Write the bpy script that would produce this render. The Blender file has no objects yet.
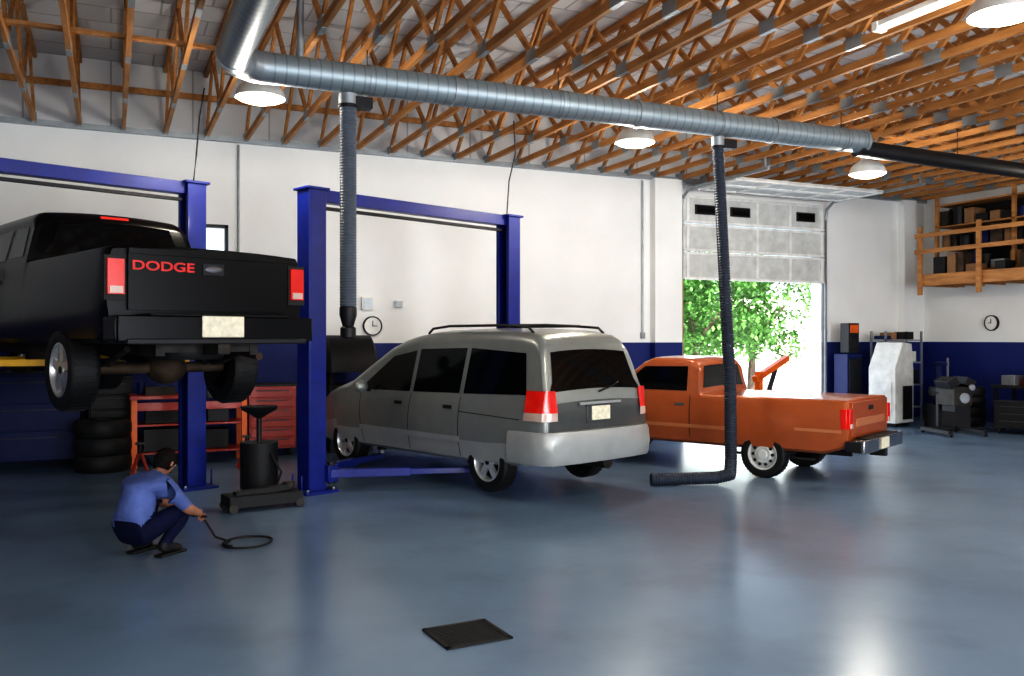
import bpy, math, random
import numpy as np
from mathutils import Vector, Matrix
random.seed(4)
S=bpy.context.scene
COL=S.collection

# ------------------------------------------------------------ materials
def pm(name,col,rough=0.5,metal=0.0,var=0.12,scale=6.0,bump=0.0,bscale=40,coat=0.0,emit=None,estr=0,spec=0.5):
    m=bpy.data.materials.new(name); m.use_nodes=True
    nt=m.node_tree; b=nt.nodes['Principled BSDF']
    tc=nt.nodes.new('ShaderNodeTexCoord')
    n=nt.nodes.new('ShaderNodeTexNoise'); n.inputs['Scale'].default_value=scale; n.inputs['Detail'].default_value=4
    nt.links.new(tc.outputs['Object'],n.inputs['Vector'])
    r=nt.nodes.new('ShaderNodeValToRGB')
    r.color_ramp.elements[0].position=0.3; r.color_ramp.elements[1].position=0.7
    r.color_ramp.elements[0].color=tuple(max(0,c*(1-var)) for c in col)+(1,)
    r.color_ramp.elements[1].color=tuple(min(1,c*(1+var)) for c in col)+(1,)
    nt.links.new(n.outputs['Fac'],r.inputs['Fac']); nt.links.new(r.outputs['Color'],b.inputs['Base Color'])
    b.inputs['Roughness'].default_value=rough; b.inputs['Metallic'].default_value=metal
    b.inputs['Coat Weight'].default_value=coat; b.inputs['Coat Roughness'].default_value=0.05
    b.inputs['Specular IOR Level'].default_value=spec
    if bump>0:
        n2=nt.nodes.new('ShaderNodeTexNoise'); n2.inputs['Scale'].default_value=bscale
        nt.links.new(tc.outputs['Object'],n2.inputs['Vector'])
        bp=nt.nodes.new('ShaderNodeBump'); bp.inputs['Strength'].default_value=bump; bp.inputs['Distance'].default_value=0.02
        nt.links.new(n2.outputs['Fac'],bp.inputs['Height']); nt.links.new(bp.outputs['Normal'],b.inputs['Normal'])
    if emit:
        b.inputs['Emission Color'].default_value=tuple(emit)+(1,); b.inputs['Emission Strength'].default_value=estr
    return m

def wall_mat():
    m=bpy.data.materials.new('painted_block_wall'); m.use_nodes=True; nt=m.node_tree; b=nt.nodes['Principled BSDF']
    g=nt.nodes.new('ShaderNodeNewGeometry'); sp=nt.nodes.new('ShaderNodeSeparateXYZ'); nt.links.new(g.outputs['Position'],sp.inputs[0])
    lt=nt.nodes.new('ShaderNodeMath'); lt.operation='LESS_THAN'; lt.inputs[1].default_value=1.76; nt.links.new(sp.outputs['Z'],lt.inputs[0])
    n=nt.nodes.new('ShaderNodeTexNoise'); n.inputs['Scale'].default_value=0.7; n.inputs['Detail'].default_value=5; nt.links.new(g.outputs['Position'],n.inputs['Vector'])
    r=nt.nodes.new('ShaderNodeValToRGB'); r.color_ramp.elements[0].position=.3; r.color_ramp.elements[1].position=.7
    r.color_ramp.elements[0].color=(.83,.84,.83,1); r.color_ramp.elements[1].color=(.91,.92,.91,1)
    nt.links.new(n.outputs['Fac'],r.inputs['Fac'])
    mx=nt.nodes.new('ShaderNodeMix'); mx.data_type='RGBA'; nt.links.new(lt.outputs[0],mx.inputs[0]); nt.links.new(r.outputs['Color'],mx.inputs[6]); mx.inputs[7].default_value=(.010,.025,.17,1)
    nt.links.new(mx.outputs[2],b.inputs['Base Color']); b.inputs['Roughness'].default_value=.6
    br=nt.nodes.new('ShaderNodeTexBrick'); cb=nt.nodes.new('ShaderNodeCombineXYZ'); ad=nt.nodes.new('ShaderNodeMath'); ad.operation='ADD'
    nt.links.new(sp.outputs['X'],ad.inputs[0]); nt.links.new(sp.outputs['Y'],ad.inputs[1]); nt.links.new(ad.outputs[0],cb.inputs[0]); nt.links.new(sp.outputs['Z'],cb.inputs[1]); nt.links.new(cb.outputs[0],br.inputs['Vector'])
    br.inputs['Scale'].default_value=1; br.inputs['Brick Width'].default_value=.4; br.inputs['Row Height'].default_value=.2; br.inputs['Mortar Size'].default_value=.008
    bp=nt.nodes.new('ShaderNodeBump'); bp.inputs['Strength'].default_value=.08; bp.inputs['Distance'].default_value=.01; bp.invert=True
    nt.links.new(br.outputs['Fac'],bp.inputs['Height']); nt.links.new(bp.outputs['Normal'],b.inputs['Normal'])
    return m

def floor_mat():
    m=bpy.data.materials.new('epoxy_floor'); m.use_nodes=True; nt=m.node_tree; b=nt.nodes['Principled BSDF']
    g=nt.nodes.new('ShaderNodeNewGeometry')
    n=nt.nodes.new('ShaderNodeTexNoise'); n.inputs['Scale'].default_value=.45; n.inputs['Detail'].default_value=8; n.inputs['Roughness'].default_value=.55; nt.links.new(g.outputs['Position'],n.inputs['Vector'])
    r=nt.nodes.new('ShaderNodeValToRGB'); r.color_ramp.elements[0].position=.3; r.color_ramp.elements[1].position=.7
    r.color_ramp.elements[0].color=(.165,.245,.345,1); r.color_ramp.elements[1].color=(.225,.32,.43,1); nt.links.new(n.outputs['Fac'],r.inputs['Fac'])
    n2=nt.nodes.new('ShaderNodeTexNoise'); n2.inputs['Scale'].default_value=1.0; n2.inputs['Detail'].default_value=6; nt.links.new(g.outputs['Position'],n2.inputs['Vector'])
    r2=nt.nodes.new('ShaderNodeValToRGB'); r2.color_ramp.elements[0].position=.52; r2.color_ramp.elements[1].position=.85
    r2.color_ramp.elements[0].color=(0,0,0,1); r2.color_ramp.elements[1].color=(.5,.5,.5,1); nt.links.new(n2.outputs['Fac'],r2.inputs['Fac'])
    mx=nt.nodes.new('ShaderNodeMix'); mx.data_type='RGBA'; nt.links.new(r2.outputs['Color'],mx.inputs[0]); nt.links.new(r.outputs['Color'],mx.inputs[6]); mx.inputs[7].default_value=(.10,.12,.16,1)
    nt.links.new(mx.outputs[2],b.inputs['Base Color'])
    mr=nt.nodes.new('ShaderNodeMapRange'); mr.inputs['To Min'].default_value=.15; mr.inputs['To Max'].default_value=.32; nt.links.new(n.outputs['Fac'],mr.inputs['Value']); nt.links.new(mr.outputs[0],b.inputs['Roughness'])
    n3=nt.nodes.new('ShaderNodeTexNoise'); n3.inputs['Scale'].default_value=14; nt.links.new(g.outputs['Position'],n3.inputs['Vector'])
    bp=nt.nodes.new('ShaderNodeBump'); bp.inputs['Strength'].default_value=.06; bp.inputs['Distance'].default_value=.01; nt.links.new(n3.outputs['Fac'],bp.inputs['Height']); nt.links.new(bp.outputs['Normal'],b.inputs['Normal'])
    return m

def deck_mat():
    m=bpy.data.materials.new('foil_faced_deck'); m.use_nodes=True; nt=m.node_tree; b=nt.nodes['Principled BSDF']
    g=nt.nodes.new('ShaderNodeNewGeometry'); br=nt.nodes.new('ShaderNodeTexBrick'); nt.links.new(g.outputs['Position'],br.inputs['Vector'])
    br.inputs['Scale'].default_value=1; br.inputs['Brick Width'].default_value=1.2; br.inputs['Row Height'].default_value=.6; br.inputs['Mortar Size'].default_value=.015
    br.inputs['Color1'].default_value=(.76,.77,.78,1); br.inputs['Color2'].default_value=(.60,.61,.62,1); br.inputs['Mortar'].default_value=(.4,.4,.4,1)
    nt.links.new(br.outputs['Color'],b.inputs['Base Color']); b.inputs['Roughness'].default_value=.5
    return m

def spiral_mat(name,axis,col):
    m=bpy.data.materials.new(name); m.use_nodes=True; nt=m.node_tree; b=nt.nodes['Principled BSDF']
    g=nt.nodes.new('ShaderNodeNewGeometry')
    w=nt.nodes.new('ShaderNodeTexWave'); w.wave_type='BANDS'; w.bands_direction=axis; w.inputs['Scale'].default_value=2.6; w.inputs['Distortion'].default_value=0
    nt.links.new(g.outputs['Position'],w.inputs['Vector'])
    r=nt.nodes.new('ShaderNodeValToRGB'); r.color_ramp.elements[0].position=.0; r.color_ramp.elements[1].position=.10
    r.color_ramp.elements[0].color=tuple(c*.7 for c in col)+(1,); r.color_ramp.elements[1].color=tuple(col)+(1,)
    nt.links.new(w.outputs['Fac'],r.inputs['Fac']); nt.links.new(r.outputs['Color'],b.inputs['Base Color'])
    bp=nt.nodes.new('ShaderNodeBump'); bp.inputs['Strength'].default_value=.3; bp.inputs['Distance'].default_value=.008; nt.links.new(r.outputs['Color'],bp.inputs['Height']); nt.links.new(bp.outputs['Normal'],b.inputs['Normal'])
    b.inputs['Metallic'].default_value=.6; b.inputs['Roughness'].default_value=.48
    return m

def wood_mat(name,c1,c2):
    m=bpy.data.materials.new(name); m.use_nodes=True; nt=m.node_tree; b=nt.nodes['Principled BSDF']
    g=nt.nodes.new('ShaderNodeNewGeometry'); mp=nt.nodes.new('ShaderNodeMapping'); mp.inputs['Scale'].default_value=(9,1.2,9); nt.links.new(g.outputs['Position'],mp.inputs['Vector'])
    n=nt.nodes.new('ShaderNodeTexNoise'); n.inputs['Scale'].default_value=1.5; n.inputs['Detail'].default_value=5; nt.links.new(mp.outputs[0],n.inputs['Vector'])
    r=nt.nodes.new('ShaderNodeValToRGB'); r.color_ramp.elements[0].position=.3; r.color_ramp.elements[1].position=.7
    r.color_ramp.elements[0].color=tuple(c1)+(1,); r.color_ramp.elements[1].color=tuple(c2)+(1,)
    nt.links.new(n.outputs['Fac'],r.inputs['Fac']); nt.links.new(r.outputs['Color'],b.inputs['Base Color']); b.inputs['Roughness'].default_value=.6
    return m

M={}
M['wall']=wall_mat(); M['floor']=floor_mat(); M['deck']=deck_mat()
M['wood']=wood_mat('truss_lumber',(.34,.15,.048),(.55,.275,.095))
M['duct_x']=spiral_mat('spiral_duct_x','X',(.34,.39,.41)); M['duct_y']=spiral_mat('spiral_duct_y','Y',(.34,.39,.41))
M['galv']=pm('galvanised_steel',(.36,.39,.41),.45,.6)
M['hose']=pm('flex_hose_grey',(.13,.15,.18),.55,.1)
M['hosed']=pm('flex_hose_dark',(.03,.04,.06),.5,.1)
M['black']=pm('black_rubber',(.010,.010,.011),.6)
M['dark']=pm('dark_steel',(.020,.020,.023),.5,.3)
M['iron']=pm('grimy_iron',(.05,.045,.04),.6,.5,var=.4)
M['rust']=pm('rusty_steel',(.09,.06,.04),.7,.4,var=.4)
M['blue']=pm('lift_blue_paint',(.007,.020,.21),.4,0,coat=.2)
M['bluedk']=pm('cabinet_blue',(.006,.015,.09),.5,spec=.3)
M['yellow']=pm('lift_arm_yellow',(.75,.42,.02),.4)
M['red']=pm('tool_red',(.38,.03,.012),.4,coat=.2)
M['orange']=pm('hoist_orange',(.70,.13,.01),.4)
M['white']=pm('white_enamel',(.80,.80,.78),.4)
M['offw']=pm('offwhite_panel',(.62,.63,.61),.5)
M['glass']=pm('tinted_glass',(.003,.004,.005),.06,0,spec=.35)
M['chrome']=pm('chrome',(.55,.55,.55),.2,.95)
M['handle']=pm('drawer_handle',(.12,.12,.13),.4,.6)
M['alu']=pm('alloy_wheel',(.62,.63,.65),.3,.6)
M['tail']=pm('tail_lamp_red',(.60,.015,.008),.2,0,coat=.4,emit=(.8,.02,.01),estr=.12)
M['tailc']=pm('lamp_clear',(.6,.45,.38),.25,coat=.4)
M['plate']=pm('licence_plate',(.80,.74,.58),.4,var=.15,scale=20)
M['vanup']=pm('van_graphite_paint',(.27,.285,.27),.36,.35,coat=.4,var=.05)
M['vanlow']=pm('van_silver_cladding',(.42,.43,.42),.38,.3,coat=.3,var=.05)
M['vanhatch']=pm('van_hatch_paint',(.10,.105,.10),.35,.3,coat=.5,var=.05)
M['blkp']=pm('black_car_paint',(.0015,.0015,.002),.3,0,coat=.15,var=.05,spec=.22)
M['orgp']=pm('copper_car_paint',(.44,.115,.034),.34,.15,coat=.6,var=.05)
M['orgl']=pm('copper_light_stripe',(.58,.23,.10),.35,.15,coat=.5,var=.05)
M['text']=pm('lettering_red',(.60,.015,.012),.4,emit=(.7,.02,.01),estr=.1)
M['skin']=pm('skin',(.42,.2,.12),.5)
M['hair']=pm('dark_hair',(.010,.007,.006),.8,bump=.5,spec=.2)
M['shirt']=pm('blue_work_shirt',(.10,.145,.36),.85,bump=.5,bscale=12,var=.2)
M['pants']=pm('navy_trousers',(.008,.010,.04),.85,bump=.4,bscale=15,spec=.2)
M['lampg']=pm('lamp_lens',(1,.9,.7),.5,emit=(1.0,.86,.62),estr=2.6)
M['tube']=pm('fluorescent_tube',(1,1,1),.5,emit=(1,.97,.9),estr=.8)
M['concrete']=pm('yard_concrete',(.5,.5,.47),.9)
M['leaf']=pm('leaves',(.10,.24,.06),.7,var=.7,scale=2)
M['bark']=pm('bark',(.12,.09,.07),.9)
M['card']=pm('cardboard',(.28,.16,.08),.8)
M['bldg']=pm('neighbour_wall',(.85,.84,.80),.8)
MATLIST=list(M.values()); MI={k:i for i,k in enumerate(M)}

# ------------------------------------------------------------ mesh builder
class MB:
    def __init__(s): s.v=[]; s.f=[]; s.m=[]
    def add(s,vs,fs,mi):
        o=len(s.v); s.v+= [tuple(v) for v in vs]
        for k,f in enumerate(fs):
            s.f.append(tuple(i+o for i in f)); s.m.append(MI[mi] if isinstance(mi,str) else mi[k])
    def box(s,c,size,mi,R=None):
        c=Vector(c); hx,hy,hz=[a/2 for a in size]
        vs=[Vector((x,y,z)) for x in(-hx,hx) for y in(-hy,hy) for z in(-hz,hz)]
        if R is not None: vs=[R@v for v in vs]
        s.add([v+c for v in vs],[(0,1,3,2),(4,6,7,5),(0,4,5,1),(2,3,7,6),(0,2,6,4),(1,5,7,3)],mi)
    def box2(s,a,b,mi): s.box([(a[i]+b[i])/2 for i in range(3)],[abs(b[i]-a[i]) for i in range(3)],mi)
    def frame(s,p0,p1,up=Vector((0,0,1))):
        d=(Vector(p1)-Vector(p0)); L=d.length; d.normalize()
        if abs(d.dot(up))>.98: up=Vector((0,1,0))
        x=d.cross(up).normalized(); z=x.cross(d).normalized()
        return Matrix((x,d,z)).transposed(),L
    def beam(s,p0,p1,w,h,mi):
        R,L=s.frame(p0,p1); s.box((Vector(p0)+Vector(p1))/2,(w,L,h),mi,R)
    def lathe(s,o,axis,prof,mi,seg=24):
        o=Vector(o); R,_=s.frame(o,o+Vector(axis))
        vs=[];fs=[]
        for (r,h) in prof:
            for k in range(seg):
                a=2*math.pi*k/seg; vs.append(o+R@Vector((max(r,1e-4)*math.cos(a),h,max(r,1e-4)*math.sin(a))))
        for i in range(len(prof)-1):
            for k in range(seg):
                k2=(k+1)%seg; fs.append((i*seg+k,i*seg+k2,(i+1)*seg+k2,(i+1)*seg+k))
        s.add(vs,fs,mi)
    def cyl(s,p0,p1,r0,mi,r1=None,seg=16):
        r1=r0 if r1 is None else r1; L=(Vector(p1)-Vector(p0)).length
        s.lathe(p0,Vector(p1)-Vector(p0),[(0,0),(r0,0),(r1,L),(0,L)],mi,seg)
    def tube(s,path,r,mi,seg=12):
        path=[Vector(p) for p in path]; n=len(path); vs=[];fs=[]
        rr=r if callable(r) else (lambda t:r)
        for i,p in enumerate(path):
            d=(path[min(i+1,n-1)]-path[max(i-1,0)]).normalized()
            up=Vector((0,0,1)) if abs(d.z)<.95 else Vector((0,1,0))
            x=d.cross(up).normalized(); z=x.cross(d)
            for k in range(seg):
                a=2*math.pi*k/seg; vs.append(p+(x*math.cos(a)+z*math.sin(a))*rr(i/(n-1)))
        for i in range(n-1):
            for k in range(seg):
                k2=(k+1)%seg; fs.append((i*seg+k,i*seg+k2,(i+1)*seg+k2,(i+1)*seg+k))
        fs.append(tuple(range(seg))[::-1]); fs.append(tuple((n-1)*seg+k for k in range(seg)))
        s.add(vs,fs,mi)
    def ell(s,c,rad,mi,seg=16,rings=10,R=None):
        vs=[];fs=[];c=Vector(c)
        for i in range(rings+1):
            t=math.pi*i/rings
            for k in range(seg):
                a=2*math.pi*k/seg; v=Vector((rad[0]*max(math.sin(t),1e-3)*math.cos(a),rad[1]*max(math.sin(t),1e-3)*math.sin(a),rad[2]*math.cos(t)))
                if R is not None: v=R@v
                vs.append(c+v)
        for i in range(rings):
            for k in range(seg):
                k2=(k+1)%seg; fs.append((i*seg+k,(i+1)*seg+k,(i+1)*seg+k2,i*seg+k2))
        s.add(vs,fs,mi)
    def obj(s,name,parent=None,loc=(0,0,0),rz=0,bevel=0,sharp=35,recalc=True):
        me=bpy.data.meshes.new(name); me.from_pydata(s.v,[],s.f)
        used=sorted(set(s.m)); mp={u:i for i,u in enumerate(used)}
        for u in used: me.materials.append(MATLIST[u])
        me.polygons.foreach_set('material_index',[mp[i] for i in s.m])
        if recalc:
            import bmesh
            bm=bmesh.new(); bm.from_mesh(me); bmesh.ops.recalc_face_normals(bm,faces=bm.faces); bm.to_mesh(me); bm.free()
        me.polygons.foreach_set('use_smooth',[True]*len(me.polygons)); me.set_sharp_from_angle(angle=math.radians(sharp)); me.update()
        o=bpy.data.objects.new(name,me); COL.objects.link(o); o.location=loc; o.rotation_euler=(0,0,rz)
        if parent: o.parent=parent
        if bevel:
            b=o.modifiers.new('bevel','BEVEL'); b.width=bevel; b.segments=2; b.limit_method='ANGLE'; b.angle_limit=math.radians(40)
        return o
def empty(name,loc=(0,0,0),rz=0):
    e=bpy.data.objects.new(name,None); COL.objects.link(e); e.location=loc; e.rotation_euler=(0,0,rz); e.empty_display_size=.2; return e
def apply_mods(o):
    dg=bpy.context.evaluated_depsgraph_get(); me=bpy.data.meshes.new_from_object(o.evaluated_get(dg)); o.modifiers.clear(); o.data=me; return me

# ------------------------------------------------------------ room shell
WY=15.0; HW=5.06; X0,X1=-8.0,17.6; Y0=-6.0; DZ=6.15
DX0,DX1,DH=10.69,14.38,4.75
def holed_wall(mb,axis,u0,u1,z0,z1,a,b,holes,mi):
    us=sorted({u0,u1}|{h[0] for h in holes}|{h[1] for h in holes}); zs=sorted({z0,z1}|{h[2] for h in holes}|{h[3] for h in holes})
    for i in range(len(us)-1):
        for j in range(len(zs)-1):
            cu=(us[i]+us[i+1])/2; cz=(zs[j]+zs[j+1])/2
            if any(h[0]<cu<h[1] and h[2]<cz<h[3] for h in holes): continue
            if axis=='x': mb.box2((us[i],a,zs[j]),(us[i+1],b,zs[j+1]),mi)
            else: mb.box2((a,us[i],zs[j]),(b,us[i+1],zs[j+1]),mi)
mb=MB(); holed_wall(mb,'x',X0,X1,0,HW,WY,WY+.25,[(DX0,DX1,0,DH),(1.28,1.70,3.25,3.65)],'wall')
mb.box2((9.9,WY-.18,0),(10.55,WY,HW),'wall'); mb.box2((16.75,WY-.2,0),(17.15,WY,HW),'wall')
mb.box2((X0,WY+.02,HW),(X1,WY+.25,DZ),'deck'); mb.obj('wall_back')
mb=MB(); mb.box2((X1,Y0,0),(X1+.25,WY+.25,DZ),'wall'); mb.obj('wall_right')
mb=MB(); mb.box2((X0-.25,Y0,0),(X0,WY+.25,DZ),'wall'); mb.obj('wall_left')
FD=[(-6,-2,0,4),(1,5,0,4),(8,12,0,4)]
mb=MB(); holed_wall(mb,'x',X0-.25,X1+.25,0,DZ,Y0-.25,Y0,FD,'wall'); mb.obj('wall_front')
mb=MB(); mb.box2((X0-.25,Y0-.25,-.2),(X1+.25,WY+.25,0),'floor'); mb.obj('floor')
mb=MB(); mb.box2((X0-.25,Y0-.25,DZ),(X1+.25,WY+.25,DZ+.2),'deck'); mb.obj('ceiling')
mb=MB(); mb.box2((-50,WY+.25,-.2),(70,80,-.02),'concrete'); mb.obj('yard_ground')
mb=MB(); mb.box2((-50,-40,-.2),(70,Y0-.25,-.02),'concrete'); mb.obj('yard_ground')
mb=MB(); 
for a,b in [((1.24,3.21),(1.74,3.26)),((1.24,3.64),(1.74,3.69)),((1.24,3.21),(1.29,3.69)),((1.69,3.21),(1.74,3.69))]:
    mb.box2((a[0],WY-.04,a[1]),(b[0],WY+.06,b[1]),'dark')
mb.obj('window_1')
mb=MB(); mb.box2((X0,WY-.1,HW-.02),(X1,WY+.02,HW+.06),'galv'); mb.obj('trim_1')

# trusses
root=empty('roof_trusses')
mb=MB(); cw=.055; zb=HW+.045; zt=DZ-.05
YA,YB=Y0+.02,WY-.01
mb.box2((-cw/2,YA,zb-.045),(cw/2,YB,zb+.045),'wood'); mb.box2((-cw/2,YA,zt-.045),(cw/2,YB,zt+.045),'wood')
y=YB-.1; k=0; PN=.95
while y>YA+PN:
    y2=y-PN
    p=(0,y,zb+.03) if k%2==0 else (0,y,zt-.03); q=(0,y2,zt-.03) if k%2==0 else (0,y2,zb+.03)
    mb.beam(p,q,.04,.07,'wood')
    if k%2==0: mb.box((0,y,zb+.02),(.062,.24,.14),'galv')
    y=y2;k+=1
tr=mb.obj('truss',parent=root); tr.location=(X0+.25,0,0)
n=int((X1-X0-.3)/.61)
for i in range(1,n+1):
    o=bpy.data.objects.new('truss',tr.data); COL.objects.link(o); o.parent=root; o.location=(X0+.25+i*.61,0,0)
mb=MB()
for yb_ in (10.6,5.0,-1.5): mb.box2((X0,yb_-.045,zb+.045),(X1,yb_+.045,zb+.085),'wood')
for yb_ in (14.7,): mb.box2((X0,yb_-.02,zb+.50),(X1,yb_+.02,zb+.59),'wood')
mb.obj('lateral_bracing',parent=root)

# ------------------------------------------------------------ exhaust duct
DY,DZc,DR=9.6,4.72,.165
e=empty('exhaust_duct')
mb=MB(); mb.lathe((1.5,DY,DZc),(1,0,0),[(0,0),(DR,0)]+[(DR+(.006 if i%12==0 else 0),i*.1) for i in range(1,85)]+[(DR,8.47),(DR+.015,8.47),(DR+.015,8.53),(0,8.53)],'duct_x',32)
for xx in (3.6,6.1,8.3): mb.lathe((xx,DY,DZc),(1,0,0),[(DR,0),(DR+.014,0),(DR+.014,.06),(DR,.06)],'galv',32)
mb.obj('main_run',e)
mb=MB(); path=[]
for i in range(7):
    a=math.radians(90*i/6); path.append((1.5-.38*math.sin(a),DY-.38+.38*math.cos(a),DZc))
for i in range(6): 
    mb.cyl(path[i],path[i+1],DR+.004+.004*(i%2),'galv',seg=28)
mb.obj('elbow',e)
mb=MB(); mb.lathe((1.12,DY-.38,DZc),(0,-1,0),[(DR,0)]+[(DR,i*.2) for i in range(1,60)]+[(0,11.8)],'duct_y',32); mb.obj('branch_run',e)
mb=MB(); mb.lathe((9.9,DY,DZc-.1),(1,0,-.012),[(0,0),(.12,0),(.12,5.9),(0,5.9)],'dark',24); mb.obj('reduced_run',e)
mb=MB()
for xx in (2.6,5.0,7.4,9.6,12,14.5): mb.lathe((xx,DY,DZc),(1,0,0),[(DR+.004,0),(DR+.01,0),(DR+.01,.03),(DR+.004,.03)],'galv',28) if xx<10 else None; mb.cyl((xx,DY,DZc+.0),(xx,DY,zb),.006,'dark',seg=6)
for yy in (7,4,1): mb.cyl((1.12,yy,DZc+.15),(1.12,yy,zb),.006,'dark',seg=6)
mb.cyl((1.86,DY,DZc+.1),(1.86,DY,zt),.04,'galv',seg=12)
mb.obj('hangers',e)
def drop_hose(path_pts,r,mi,ribs):
    e=empty('exhaust_hose')
    P=[Vector(p) for p in path_pts]; n=ribs*4
    cum=[0]
    for i in range(1,len(P)): cum.append(cum[-1]+(P[i]-P[i-1]).length)
    def at(t):
        d=t*cum[-1]
        for i in range(1,len(P)):
            if d<=cum[i]+1e-6: return P[i-1].lerp(P[i],(d-cum[i-1])/(cum[i]-cum[i-1]))
        return P[-1]
    mb=MB(); mb.tube([at(i/n) for i in range(n+1)],lambda t:r*(1+.05*math.sin(t*ribs*2*math.pi)),mi,20); mb.obj('hose',e)
    mb=MB(); x,y,z=P[0]; mb.cyl((x,y,z-.02),(x,y,z+.12),r*1.15,'galv',seg=20); mb.box((x+.16,y,z+.03),(.2,.16,.12),'dark'); mb.cyl((x,y,z-.04),(x,y,z+.0),r*1.25,'dark',seg=20); mb.obj('damper_collar',e,bevel=.004)
    return e
e1=drop_hose([(2.385,DY,DZc-DR-.13),(2.385,DY,2.2)],.09,'hose',70)
mb=MB(); mb.lathe((2.385,DY,2.2),(0,0,-1),[(.088,0),(.095,.02),(.095,.1),(.06,.22),(.085,.24),(.085,.34),(.04,.36),(0,.36)],'dark',20); mb.obj('nozzle',e1)
e2=drop_hose([(7.41,DY,DZc-DR-.13),(7.38,9.45,3),(7.30,9.2,1.2),(7.20,9.06,.30),(7.14,9.0,.12),(6.98,9.05,.085),(6.55,9.18,.08),(6.15,9.3,.08)],.076,'hosed',150)

# ------------------------------------------------------------ high-bay lamps
def highbay(x,y,z,r=.28,power=90):
    e=empty('high_bay_lamp',(x,y,z))
    mb=MB(); mb.lathe((0,0,0),(0,0,1),[(r*.96,0),(r,0),(r*.97,.05),(r*.85,.12),(r*.6,.19),(r*.4,.22),(r*.36,.24),(r*.36,.36),(r*.2,.38),(0,.38)],'offw',32); mb.cyl((0,0,.37),(0,0,zb-z),.01,'dark',seg=8); mb.obj('reflector',e)
    mb=MB(); mb.lathe((0,0,.01),(0,0,-1),[(r*.94,0),(r*.85,.03),(r*.5,.06),(0,.07)],'lampg',32); mb.obj('lens',e)
    l=bpy.data.lights.new('high_bay_light','POINT'); l.energy=power; l.color=(1,.93,.82); l.shadow_soft_size=.18
    o=bpy.data.objects.new('bulb',l); COL.objects.link(o); o.parent=e; o.location=(0,0,-.28)
for x,y,z,p in [(1.56,10.39,4.6,90),(6.72,10.57,4.6,130),(10.8,10.25,4.42,110),(6.92,5.09,4.6,115),(14.8,9.0,4.5,40),(1.8,3.4,4.6,65),(12.2,4.2,4.6,95),(6.9,-.8,4.6,70),(0,-1.2,4.6,30)]: highbay(x,y,z,power=p)
mb=MB(); mb.box2((7.04,5.45,5.0),(7.16,6.6,5.05),'white'); mb.box2((7.07,5.5,4.965),(7.13,6.55,5.0),'tube'); mb.box2((7.03,5.43,4.96),(7.17,5.5,5.05),'white'); mb.box2((7.03,6.55,4.96),(7.17,6.62,5.05),'white'); mb.obj('fluorescent_strip_light')

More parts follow.
